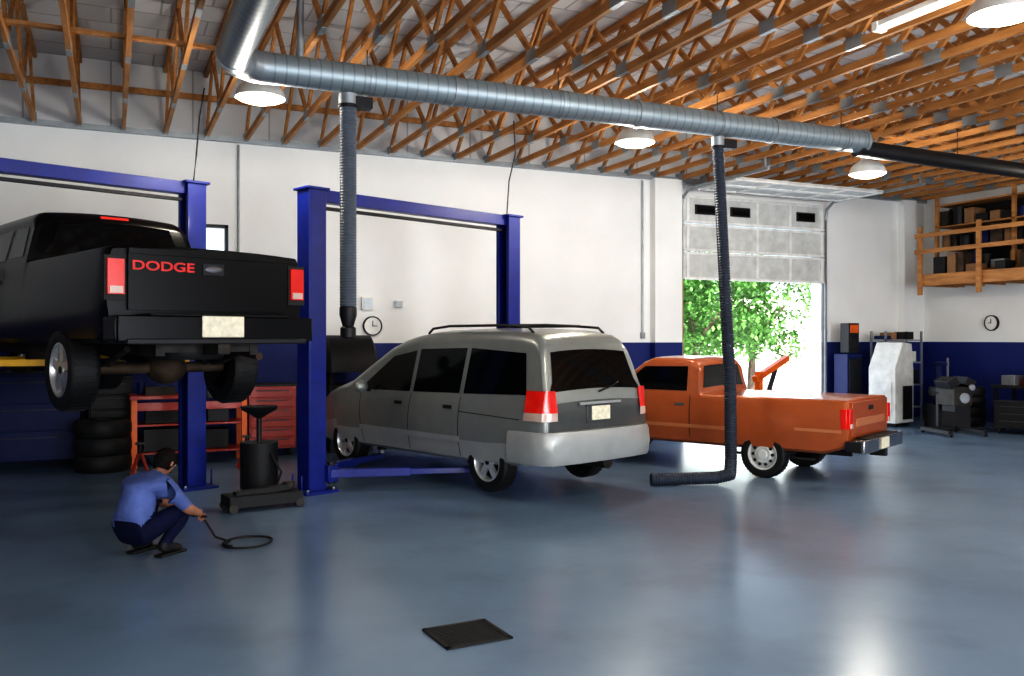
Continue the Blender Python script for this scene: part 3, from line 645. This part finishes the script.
def hand(side,w,el):
    w=Vector(w); el=Vector(el); d=(w-el).normalized(); lat=Vector((0,0,1)).cross(d).normalized(); nrm=d.cross(lat)
    inner=-side
    pts=[w-d*.03,w+d*.03,w+d*.075]; o=skinmesh('palm',[tuple(p) for p in pts],[(0,1),(1,2)],[(.028,.03),(.022,.038),(.018,.040)],2); o.data.materials.clear(); o.data.materials.append(M['skin']); o.parent=per
    for k,(off,L) in enumerate(((-.03,.068),(-.01,.078),(.010,.072),(.029,.058))):
        b=w+d*.065+lat*off*inner*-1; p=[b]
        ang=0
        for j,fr in enumerate((.45,.32,.23)):
            ang+=math.radians(32+4*k); dd=d*math.cos(ang)-nrm*math.sin(ang); p.append(p[-1]+dd*L*fr*1.15)
        o=skinmesh('finger_%d'%(k+1),[tuple(q) for q in p],[(0,1),(1,2),(2,3)],[.0095,.009,.0085,.007],1); o.data.materials.clear(); o.data.materials.append(M['skin']); o.parent=per
    b=w+d*.015+lat*inner*.025; p=[b,b+d*.03+lat*inner*.022-nrm*.008,b+d*.06+lat*inner*.022-nrm*.025]
    o=skinmesh('thumb',[tuple(q) for q in p],[(0,1),(1,2)],[.012,.0105,.008],1); o.data.materials.clear(); o.data.materials.append(M['skin']); o.parent=per
hand(1,J['wrL'][0],J['elL'][0]); hand(-1,J['wrR'][0],J['elR'][0])
mb=MB(); pth=[]
L0=[pw(.42,-.12,.275),pw(.50,-.14,.2),pw(.56,-.2,.05),pw(.6,-.32,.012)]
cx,cy=pw(.62,-.52,0)[:2]; sa=math.atan2(L0[3][1]-cy,L0[3][0]-cx)
for i in range(30):
    a=i/29*2*math.pi*1.25+sa; pth.append((cx+.21*math.cos(a)*(1+.1*math.sin(2*a)),cy+.21*math.sin(a),.012+.0006*i))
mb.tube(L0+pth,.011,'black',8); g0=Vector(pw(.44,-.02,.255)); g1=Vector(pw(.42,-.22,.26)); mb.cyl(g0,g1,.013,'dark'); mb.obj('air_hose')

# ------------------------------------------------------------ left background equipment
def cabinet(name,loc,rz,w,dp,h,body,front,rows,legs=True):
    mb=MB(); z0=.12; mb.box((0,0,z0+(h-z0)/2),(w,dp,h-z0),body)
    for i in range(rows):
        hh=(h-z0-.06)/rows; zc=z0+.03+hh*(i+.5); mb.box((0,-dp/2-.01,zc),(w-.05,.02,hh-.02),front); mb.box((0,-dp/2-.03,zc+hh*.25),(w*.7,.02,.014),'handle')
    mb.box((0,0,h+.015),(w+.04,dp+.04,.03),'dark')
    for a in(-1,1):
        for b in(-1,1): mb.cyl((a*(w/2-.08)-.02,b*(dp/2-.08),.06),(a*(w/2-.08)+.02,b*(dp/2-.08),.06),.06,'black',seg=14); mb.box((a*(w/2-.08),b*(dp/2-.08),.11),(.05,.05,.03),'galv')
    return mb.obj(name,loc=loc,rz=rz,bevel=.006)
cabinet('tool_chest',(2.30,14.3,0),0,.72,.5,1.1,'red','red',6)
cabinet('tool_chest',(-1.35,14.4,0),0,1.9,.6,1.35,'bluedk','bluedk',3)
cabinet('tool_chest',(.0,14.55,0),0,.6,.45,1.25,'black','dark',5)
mb=MB()
for x in(-.75,.75):
    for y in(-.3,.3): mb.box((x,y,.50),(.08,.07,1.0),'orange')
mb.box((0,0,1.0),(1.62,.75,.05),'red'); mb.box((0,0,.2),(1.5,.6,.03),'red'); mb.box((0,-.3,.87),(1.5,.04,.12),'red'); mb.box((0,.0,.6),(1.5,.6,.03),'red')
mb.box((-.35,0,.38),(.55,.45,.32),'dark'); mb.box((.3,.05,.36),(.5,.4,.28),'black'); mb.box((-.3,0,.74),(.6,.4,.24),'black'); mb.box((.4,0,.72),(.3,.4,.2),'dark')
mb.cyl((.2,0,1.025),(.2,0,1.2),.07,'iron'); mb.box((-.4,0,1.08),(.4,.3,.12),'iron'); mb.box((.6,.1,1.07),(.15,.2,.09),'red'); mb.cyl((0,.1,1.025),(0,.1,1.22),.05,'white'); mb.cyl((-.65,.1,1.025),(-.65,.1,1.2),.06,'bluedk'); mb.tube([(-.1,-.2,1.04),(.1,-.25,1.06),(.3,-.15,1.05),(.45,-.2,1.06)],.02,'black',6)
mb.obj('workbench',loc=(1.05,13.85,0),rz=0,bevel=.004)
# wall parts rack above the chests
mb=MB()
for z in (1.42,1.75): mb.box((0,-.14,z),(3.2,.28,.03),'dark')
for x in (-1.58,0,1.58): mb.box((x,-.14,1.56),(.03,.28,.42),'dark')
for z in (1.435,1.765):
    x=-1.5
    while x<1.35:
        w=random.uniform(.1,.25); h=random.uniform(.1,.25)
        if random.random()<.5: mb.box((x+w/2,-.14,z+h/2),(w*.9,.2,h),random.choice(['black','dark','iron','bluedk','red','card']))
        else: mb.cyl((x+w/2,-.14,z),(x+w/2,-.14,z+h),min(w*.42,.09),random.choice(['black','dark','iron','offw']))
        x+=w+.03
mb.obj('wall_parts_rack',loc=(.55,14.99,0))
def jackstand(x,y):
    mb=MB()
    for a in range(4): c=math.radians(45+90*a); mb.beam((.16*math.cos(c),.16*math.sin(c),.01),(.03*math.cos(c),.03*math.sin(c),.32),.035,.02,'red')
    mb.cyl((0,0,.25),(0,0,.45),.025,'dark'); mb.box((0,0,.46),(.12,.05,.03),'dark'); mb.obj('jack_stand',loc=(x,y,0))
jackstand(.35,12.6); jackstand(1.75,12.9)
mb=MB()
for i in range(3): mb.lathe((0,0,i*.24),(0,0,1),[(.22,0),(.35,.0),(.38,.06),(.38,.17),(.35,.23),(.22,.23),(.22,0)],'black',28)
mb.obj('tire_stack',loc=(-.1,13.6,0))
mb=MB(); mb.cyl((0,0,.08),(0,0,.62),.22,'black',seg=24); mb.cyl((0,0,.62),(0,0,.9),.03,'dark'); mb.lathe((0,0,.9),(0,0,1),[(.03,0),(.20,.10),(.22,.14),(.20,.13),(.03,.02)],'black',24)
for a in range(4): c=math.radians(45+90*a); mb.cyl((.2*math.cos(c)-.02,.2*math.sin(c),.04),(.2*math.cos(c)+.02,.2*math.sin(c),.04),.04,'black'); mb.box((.2*math.cos(c),.2*math.sin(c),.075),(.05,.05,.02),'dark')
mb.tube([(.1,-.2,.5),(.2,-.35,.3),(.1,-.4,.05),(-.2,-.35,.02)],.015,'black',6)
mb.obj('oil_drain_caddy',loc=(1.60,10.75,0))
mb=MB(); mb.box((0,0,.11),(.34,.80,.12),'black'); mb.beam((0,-.3,.17),(0,.3,.21),.12,.06,'black'); mb.cyl((0,.3,.2),(0,.3,.26),.07,'iron')
for s in(-1,1):
    for y in(-.36,.36): mb.cyl((s*.13,y,.05),(s*.18,y,.05),.05,'iron')
mb.obj('floor_jack',loc=(1.50,9.85,0),rz=-1.4,bevel=.004)
def drum(name,loc,mi):
    mb=MB(); mb.lathe((0,0,0),(0,0,1),[(0,0),(.285,0),(.29,.02),(.28,.04),(.28,.28),(.293,.3),(.28,.32),(.28,.56),(.293,.58),(.28,.6),(.28,.85),(.29,.87),(.28,.88),(.27,.86),(0,.86)],mi,28); mb.cyl((.15,0,.86),(.15,0,.885),.03,'dark'); return mb.obj(name,loc=loc)
drum('oil_drum',(-3.0,14.5,0),'dark')
mb=MB(); mb.box((0,0,.5),(.7,.5,1.0),'dark'); mb.box((0,-.1,1.05),(.8,.6,.1),'black'); mb.cyl((.35,0,.8),(.62,0,.8),.04,'chrome')
vs=[];fs=[]
for i,x in enumerate((-.42,-.36,.36,.42)):
    for k in range(13):
        a=math.pi*k/12; r=.34 if i in(1,2) else .27; vs.append((x,-r*1.15*math.cos(a),1.3+r*1.75*math.sin(a)))
for i in range(3):
    for k in range(12): fs.append((i*13+k,i*13+k+1,(i+1)*13+k+1,(i+1)*13+k))
fs.append(tuple(range(13))); fs.append(tuple(39+k for k in range(13))); fs.append((0,13,26,39)); fs.append((12,25,38,51))
mb.add(vs,fs,'dark'); mb.box((-.3,0,1.2),(.06,.3,.3),'iron'); mb.box((.3,0,1.2),(.06,.3,.3),'iron')
mb.obj('wheel_balancer',loc=(3.55,14.3,0))

# wall fittings
mb=MB(); mb.lathe((4.15,WY-.002,2.06),(0,-1,0),[(.17,0),(.17,.05),(.15,.055),(.15,.04),(0,.04)],[MI['dark']]*28*3+[MI['white']]*28,28)
mb.box((4.15,WY-.05,2.1),(.012,.008,.1),'dark'); mb.box((4.19,WY-.05,2.06),(.08,.008,.012),'dark'); mb.obj('wall_clock')
mb=MB(); mb.lathe((X1-.002,13.2,2.18),(-1,0,0),[(.17,0),(.17,.05),(.15,.055),(.15,.04),(0,.04)],[MI['dark']]*28*3+[MI['white']]*28,28)
mb.box((X1-.05,13.2,2.22),(.008,.012,.1),'dark'); mb.box((X1-.05,13.24,2.18),(.008,.08,.012),'dark'); mb.obj('wall_clock')
for x,z,w_,h_ in ((4.05,2.45,.2,.22),(4.62,2.45,.14,.12)):
    mb=MB(); mb.box((x,WY-.045,z),(w_,.08,h_),'white'); mb.box((x,WY-.088,z),(w_*.8,.006,h_*.8),'galv'); mb.obj('electrical_box',bevel=.004)
for x,z0 in ((1.9,3.0),(9.7,1.9)):
    mb=MB(); mb.cyl((x,WY-.03,z0),(x,WY-.03,HW-.05),.02,'galv',seg=8); mb.box((x,WY-.035,z0),(.08,.06,.12),'galv'); mb.obj('electrical_conduit')
mb=MB(); mb.tube([(1.10,12.0,5.08),(1.04,12.0,4.7),(1.0,12,4.2),(.95,11.8,3.82)],.01,'black',6); mb.obj('power_cable')
mb=MB(); mb.tube([(5.45,11.9,5.08),(5.5,11.95,4.6),(5.42,12.0,4.2),(5.36,11.95,3.66)],.01,'black',6); mb.obj('power_cable')

# ------------------------------------------------------------ overhead door
e=empty('door_1')
mb=MB(); zz=3.05; h=.58; yd=WY-.06
for i in range(3):
    z0=zz+i*h; mb.box(((DX0+DX1)/2,yd,z0+h/2),(DX1-DX0+.1,.05,h-.012),'offw')
    mb.box(((DX0+DX1)/2,yd-.035,z0+.03),(DX1-DX0+.06,.03,.05),'white'); mb.box(((DX0+DX1)/2,yd-.035,z0+h-.04),(DX1-DX0+.06,.03,.05),'white')
    for j in range(5): mb.box((DX0+.05+j*(DX1-DX0-.1)/4,yd-.04,z0+h/2),(.07,.03,h-.03),'white')
z0=zz+2*h+h/2
for j in (0,1,3):
    x=DX0+.05+(j+.5)*(DX1-DX0-.1)/4
    mb.box((x,yd-.035,z0),(.52,.02,.2),'dark'); mb.box((x,yd-.048,z0),(.45,.01,.14),'glass')
mb.obj('vertical_sections',e,bevel=.004)
mb=MB(); zc=4.86
for i in range(2):
    y1=WY-.5-i*.62; mb.box(((DX0+DX1)/2,y1-.31,zc),(DX1-DX0+.1,.605,.045),'offw')
    mb.box(((DX0+DX1)/2,y1-.04,zc-.035),(DX1-DX0+.06,.05,.03),'white'); mb.box(((DX0+DX1)/2,y1-.58,zc-.035),(DX1-DX0+.06,.05,.03),'white')
    for j in range(5): mb.box((DX0+.05+j*(DX1-DX0-.1)/4,y1-.31,zc-.04),(.07,.58,.03),'white')
mb.obj('overhead_sections',e,bevel=.004)
mb=MB()
for x in(DX0-.09,DX1+.09):
    mb.box((x,WY-.05,2.25),(.05,.08,4.5),'galv'); mb.tube([(x,WY-.06,4.45),(x,WY-.12,4.7),(x,WY-.3,4.83),(x,WY-.55,4.86)],.03,'galv',8); mb.box((x,WY-1.6,4.86),(.05,2.2,.06),'galv'); mb.box((x,WY-2.6,4.98),(.04,.04,.2),'galv')
mb.cyl((DX0-.1,WY-.22,4.98),(DX1+.1,WY-.22,4.98),.035,'galv'); mb.cyl((DX0+1.2,WY-.22,4.98),(DX1-1.2,WY-.22,4.98),.05,'dark')
mb.obj('tracks_and_spring',e)
mb=MB()
mb.box((DX0-.02,WY+.12,DH/2),(.05,.28,DH),'wood'); mb.box((DX1+.02,WY+.12,DH/2),(.05,.28,DH),'white')
mb.obj('trim_2')

# ------------------------------------------------------------ mezzanine
e=empty('storage_mezzanine')
mb=MB(); xf=16.35; y0m,y1m=6.5,14.1; zm=3.2
mb.box2((xf,y0m,zm),(X1-.01,y1m,zm+.05),'wood'); mb.box2((xf,y0m,zm-.2),(xf+.05,y1m,zm),'wood'); mb.box2((xf,y1m-.05,zm-.2),(X1-.01,y1m,zm),'wood')
yy=y0m+.4
while yy<y1m: mb.box2((xf+.05,yy-.02,zm-.2),(X1-.01,yy+.02,zm),'wood'); yy+=.5
for i in range(6):
    yp=y1m-.1-i*1.45; mb.box((xf-.03,yp,zm+.35),(.05,.1,1.5),'wood')
for z in(3.75,4.10): mb.box((xf-.07,(y0m+y1m)/2,z),(.04,y1m-y0m,.09),'wood')
mb.box((xf+.1,6.7,zm/2-.1),(.09,.09,zm-.2),'wood')
for z in (3.3,3.80,4.30,4.78): mb.box2((xf+.45,y0m+.2,z),(X1-.05,y1m-.1,z+.03),'wood')
for yy in (13.95,12.1,10.2,8.3,6.7): mb.box2((xf+.45,yy,3.25),(xf+.52,yy+.07,5.0),'wood')
mb.obj('framing',e)
mb=MB()
for z in(3.25,3.335,3.835,4.335):
    yy=y0m+.3
    while yy<y1m-.3:
        w=random.uniform(.12,.34); h=random.uniform(.14,.43); m_=random.choice(['dark','card','rust','bluedk','iron','black','rust','galv','card'])
        if z==3.25:
            if random.random()<.6: mb.box((xf+.25,yy+w/2,z+h/2),(.3,w*.9,h),m_)
        elif random.random()<.7: mb.box((xf+.72,yy+w/2,z+h/2),(.4,w*.9,h),m_,)
        else: mb.cyl((xf+.65,yy+w/2,z),(xf+.65,yy+w/2,z+h),w*.4,m_)
        if z!=3.25: mb.box((xf+1.05,yy+w/2,z+.22),(.2,w+.05,.43),'black')
        yy+=w+.03
mb.obj('stored_boxes',e,bevel=.006)

# ------------------------------------------------------------ right background equipment
mb=MB()
prof=[(-.35,.0),(.35,0),(.35,1.1),(.28,1.65),(-.05,1.68),(-.35,1.15)]
vs=[(x,-.3,z+.08) for x,z in prof]+[(x,.3,z+.08) for x,z in prof]; n=6
mb.add(vs,[tuple(range(n)),tuple(range(n,2*n))[::-1]]+[(i,(i+1)%n,n+(i+1)%n,n+i) for i in range(n)],'offw'); mb.box((-.2,0,.06),(.1,.5,.1),'black'); mb.box((.2,0,.06),(.1,.5,.1),'black'); mb.box((.1,-.31,.5),(.35,.02,.7),'dark'); mb.box((-.36,0,.6),(.02,.45,.7),'offw')
mb.obj('alignment_machine',loc=(15.0,13.6,0),rz=.2,bevel=.02)
mb=MB(); mb.box((0,0,.75),(.42,.4,1.5),'bluedk'); mb.box((0,-.05,1.85),(.3,.25,.65),'black'); mb.box((0,-.18,2.05),(.24,.02,.18),'orange'); mb.box((0,-.18,1.75),(.24,.02,.25),'dark'); mb.box((0,-.21,.8),(.36,.02,1.2),'dark'); mb.box((0,0,.05),(.5,.45,.1),'black')
mb.obj('diagnostic_console',loc=(14.75,14.55,0),bevel=.01)
mb=MB()
for x in(-.55,.55):
    for y in(-.2,.2): mb.box((x,y,1.0),(.04,.04,2.0),'galv')
for z in(.3,.8,1.3,1.8): mb.box((0,0,z),(1.14,.44,.03),'galv')
for z in(.32,.82,1.32,1.82):
    x=-.5
    while x<.35: w=random.uniform(.12,.25); h=random.uniform(.15,.38)*(.5 if z>1.8 else 1); mb.box((x+w/2,0,z+h/2),(w*.9,.34,h),random.choice(['dark','bluedk','card','black','offw'])); x+=w+.02
sh=mb.obj('metal_shelf',loc=(16.1,14.45,0))
mb=MB(); mb.box((0,0,.25),(.6,.7,.5),'dark'); mb.cyl((0,0,.5),(0,0,.62),.09,'galv'); mb.lathe((0,0,.62),(0,0,1),[(0,0),(.27,0),(.27,.03),(0,.03)],'iron',24); mb.box((0,.38,.8),(.12,.12,1.1),'bluedk'); mb.beam((0,.38,1.32),(0,-.05,1.32),.08,.08,'bluedk'); mb.cyl((0,-.03,.85),(0,-.03,1.45),.025,'handle'); mb.lathe((0,0,.66),(0,0,1),[(.2,0),(.33,.01),(.35,.1),(.33,.19),(.2,.2),(.2,0)],'black',28)
mb.obj('tire_changer',loc=(15.45,12.6,0),rz=-.4,bevel=.01)
mb=MB()
for i in range(4): mb.lathe((0,0,i*.21),(0,0,1),[(.2,0),(.31,.0),(.34,.06),(.34,.15),(.31,.2),(.2,.2),(.2,0)],'black',28)
mb.obj('tire_stack',loc=(16.5,12.95,0))
mb=MB(); mb.beam((-.35,-.5,.08),(-.35,.4,.08),.07,.07,'dark'); mb.beam((.35,-.5,.08),(.35,.4,.08),.07,.07,'dark'); mb.beam((-.35,.35,.08),(.35,.35,.08),.07,.07,'dark'); mb.beam((0,.38,.08),(0,.38,.95),.08,.08,'dark'); mb.cyl((0,.4,.8),(0,.15,.8),.06,'dark')
mb.box((0,-.12,.75),(.36,.5,.36),'iron'); mb.box((-.17,-.12,1.0),(.2,.46,.16),'dark',Matrix.Rotation(-.5,3,'Y')); mb.box((.17,-.12,1.0),(.2,.46,.16),'dark',Matrix.Rotation(.5,3,'Y')); mb.box((0,-.12,.52),(.26,.4,.14),'black'); mb.cyl((0,-.38,.72),(0,-.43,.72),.10,'galv'); mb.cyl((.15,-.38,.92),(.15,-.43,.92),.06,'galv')
for s in(-1,1): mb.cyl((s*.35-.03,-.5,.045),(s*.35+.03,-.5,.045),.045,'black'); mb.cyl((s*.35-.03,.38,.045),(s*.35+.03,.38,.045),.045,'black')
mb.obj('engine_on_stand',loc=(14.7,11.9,0),rz=-.3,bevel=.006)
mb=MB(); mb.cyl((-.5,0,.42),(.5,0,.42),.24,'dark',seg=24); mb.ell((-.5,0,.42),(.08,.24,.24),'dark'); mb.ell((.5,0,.42),(.08,.24,.24),'dark')
for s in(-1,1): mb.box((s*.35,0,.1),(.06,.36,.2),'dark')
mb.box((0,0,.69),(.8,.3,.03),'dark'); mb.cyl((.2,0,.7),(.2,0,1.0),.12,'iron'); mb.cyl((-.35,0,.85),(-.05,0,.85),.11,'dark'); mb.lathe((.2,-.16,.85),(0,-1,0),[(.12,0),(.16,0),(.16,.04),(.12,.04)],'black',20)
mb.obj('air_compressor',loc=(16.9,10.3,0),rz=math.pi/2,bevel=.003)
mb=MB(); mb.box((0,0,.85),(1.5,.7,.05),'iron')
for x in(-.68,.68):
    for y in(-.28,.28): mb.box((x,y,.42),(.06,.06,.84),'dark')
mb.box((0,0,.2),(1.4,.6,.03),'iron'); mb.box((-.4,0,.4),(.5,.4,.36),'card'); mb.box((.3,0,.36),(.5,.4,.28),'dark'); mb.box((-.45,0,1.0),(.4,.3,.25),'dark'); mb.cyl((.1,.1,.88),(.1,.1,1.15),.08,'iron'); mb.box((.5,0,.98),(.3,.3,.2),'galv'); mb.box((.2,-.15,.95),(.25,.2,.14),'red')
mb.obj('workbench',loc=(16.95,11.75,0),rz=math.pi/2,bevel=.004)
cabinet('parts_cart',(15.9,11.4,0),-1.2,.7,.45,.6,'dark','black',3)
mb=MB()
random.seed(9)
for i in range(16):
    x=random.uniform(-.5,.5); y=random.uniform(-.3,.3)
    if i%2: mb.box((x,y,.06+.05*(i%4)),(random.uniform(.1,.25),random.uniform(.1,.2),.1+.1*(i%4)),random.choice(['iron','card','dark','galv','rust']),Matrix.Rotation(random.random(),3,'Z'))
    else: mb.cyl((x,y,0),(x,y,random.uniform(.12,.4)),random.uniform(.04,.09),random.choice(['iron','galv','offw','dark','red']))
mb.obj('loose_parts_pile',loc=(16.3,10.75,.005))
# engine hoist
mb=MB()
for s in(-1,1): mb.beam((s*.35,-.6,.1),(s*.2,.5,.1),.07,.08,'orange'); mb.cyl((s*.35-.03,-.6,.06),(s*.35+.03,-.6,.06),.06,'black'); mb.cyl((s*.25-.03,.5,.06),(s*.25+.03,.5,.06),.06,'black')
mb.beam((-.3,.45,.1),(.3,.45,.1),.08,.08,'orange'); mb.beam((0,.45,.1),(0,.40,1.22),.11,.11,'orange'); mb.beam((0,.55,1.08),(0,-.62,1.46),.11,.11,'orange'); mb.beam((0,.5,.15),(0,.0,.9),.06,.06,'orange'); mb.cyl((0,.3,.45),(0,-.2,1.28),.045,'dark'); mb.beam((-.2,.45,.15),(0,.42,.9),.05,.05,'orange'); mb.beam((.2,.45,.15),(0,.42,.9),.05,.05,'orange'); mb.cyl((0,-.58,1.42),(0,-.58,1.15),.008,'dark'); mb.tube([(0,-.58,1.15),(.03,-.58,1.11),(0,-.58,1.07),(-.03,-.58,1.1)],.01,'iron',6)
mb.obj('engine_hoist',loc=(11.42,13.2,0),rz=1.9,bevel=.005)

# floor drain grate
mb=MB(); 
for a,b in (((-.22,-.2),(.22,-.17)),((-.22,.17),(.22,.2)),((-.22,-.2),(-.19,.2)),((.19,-.2),(.22,.2))): mb.box2((a[0],a[1],.001),(b[0],b[1],.012),'black')
for i in range(14): y=-.16+i*.0246; mb.box2((-.19,y,.001),(.19,y+.014,.010),'black')
mb.box2((-.2,-.18,.0005),(.2,.18,.003),'black')
mb.obj('floor_drain_grate',loc=(2.02,5.11,0),rz=math.radians(3))

# ------------------------------------------------------------ outside
random.seed(12)
def tree(name,x,y,h,r,nl):
    e=empty(name,(x,y,-.02)); mb=MB(); mb.tube([(0,0,0),(.05,.05,h*.3),(0,.1,h*.6)],lambda t:.16*(1-.5*t),'bark',10)
    for k in range(5): a=k*1.3; mb.tube([(0,.05,h*.35),(r*.6*math.cos(a),r*.6*math.sin(a),h*.65)],.05,'bark',6)
    mb.obj('trunk',e)
    mb=MB(); vs=[];fs=[]
    cl=[(random.uniform(-.6,.6)*r,random.uniform(-.6,.6)*r,h*.62+random.uniform(-.4,.4)*h*.8,r*random.uniform(.3,.55)) for _ in range(18)]
    for i in range(nl):
        c=random.choice(cl); v=Vector((random.gauss(0,1),random.gauss(0,1),random.gauss(0,1))).normalized()*c[3]*random.uniform(.6,1.05)
        p=Vector(c[:3])+v; p.z=max(p.z,.45)
        a=Vector((random.gauss(0,1),random.gauss(0,1),random.gauss(0,1))).normalized(); b=a.cross(Vector((.3,.5,.8))).normalized(); s=random.uniform(.06,.12)
        o=len(vs); vs+=[p-a*s,p+b*s*.6,p+a*s,p-b*s*.6]; fs.append((o,o+1,o+2,o+3))
    mb.add(vs,fs,'leaf'); mb.obj('foliage',e,recalc=False)
tree('shade_tree',17.6,24,4.6,2.0,5000); tree('shade_tree',21.2,25.5,4.6,2.0,5500); tree('shade_tree',15.2,28,4.6,1.9,3000); tree('shade_tree',22.5,31,5.5,2.6,4500)
mb=MB(); mb.box2((10,44,0),(50,50,4.5),'bldg'); mb.box2((9.8,43.8,4.5),(50.2,50,4.8),'galv'); mb.box2((20,43.9,0),(23,44,2.6),'offw'); mb.obj('neighbour_building')

# ------------------------------------------------------------ lights + world
sun=bpy.data.lights.new('sun','SUN'); sun.energy=8; sun.color=(1,.97,.92); sun.angle=.01
so=bpy.data.objects.new('sun',sun); COL.objects.link(so); so.rotation_euler=Vector((.35,1,-1.1)).to_track_quat('-Z','Y').to_euler()
w=bpy.data.worlds.new('world'); S.world=w; w.use_nodes=True; nt=w.node_tree; bg=nt.nodes['Background']
sk=nt.nodes.new('ShaderNodeTexSky'); sk.sky_type='NISHITA'; sk.sun_disc=False; sk.sun_elevation=math.radians(45); sk.sun_rotation=math.radians(200); sk.dust_density=4
nt.links.new(sk.outputs[0],bg.inputs[0]); bg.inputs[1].default_value=.45
for i,(h,pw_) in enumerate(zip(FD,(70,370,470))):
    l=bpy.data.lights.new('door_daylight','AREA'); l.shape='RECTANGLE'; l.size=h[1]-h[0]-.1; l.size_y=h[3]-.1; l.energy=pw_; l.color=(.84,.91,1)
    o=bpy.data.objects.new('door_daylight',l); COL.objects.link(o); o.location=((h[0]+h[1])/2,Y0-.1,2); o.rotation_euler=(math.pi/2,0,0)
l=bpy.data.lights.new('door_daylight','AREA'); l.shape='RECTANGLE'; l.size=3.6; l.size_y=3.0; l.energy=70; l.color=(.9,.95,1)
o=bpy.data.objects.new('door_daylight',l); COL.objects.link(o); o.location=((DX0+DX1)/2,WY+.3,1.55); o.rotation_euler=(-math.pi/2,0,0)

# ------------------------------------------------------------ camera
cd=bpy.data.cameras.new('camera'); cd.lens=30.94; cd.sensor_width=36; cd.clip_end=200
co=bpy.data.objects.new('camera',cd); COL.objects.link(co); co.location=(0,0,1.85); co.rotation_euler=(math.radians(90),0,math.radians(-24.5)); S.camera=co
S.view_settings.view_transform='Standard'
for lk in ('High Contrast','Medium High Contrast','None'):
    try: S.view_settings.look=lk; break
    except Exception: pass
S.view_settings.exposure=0.15
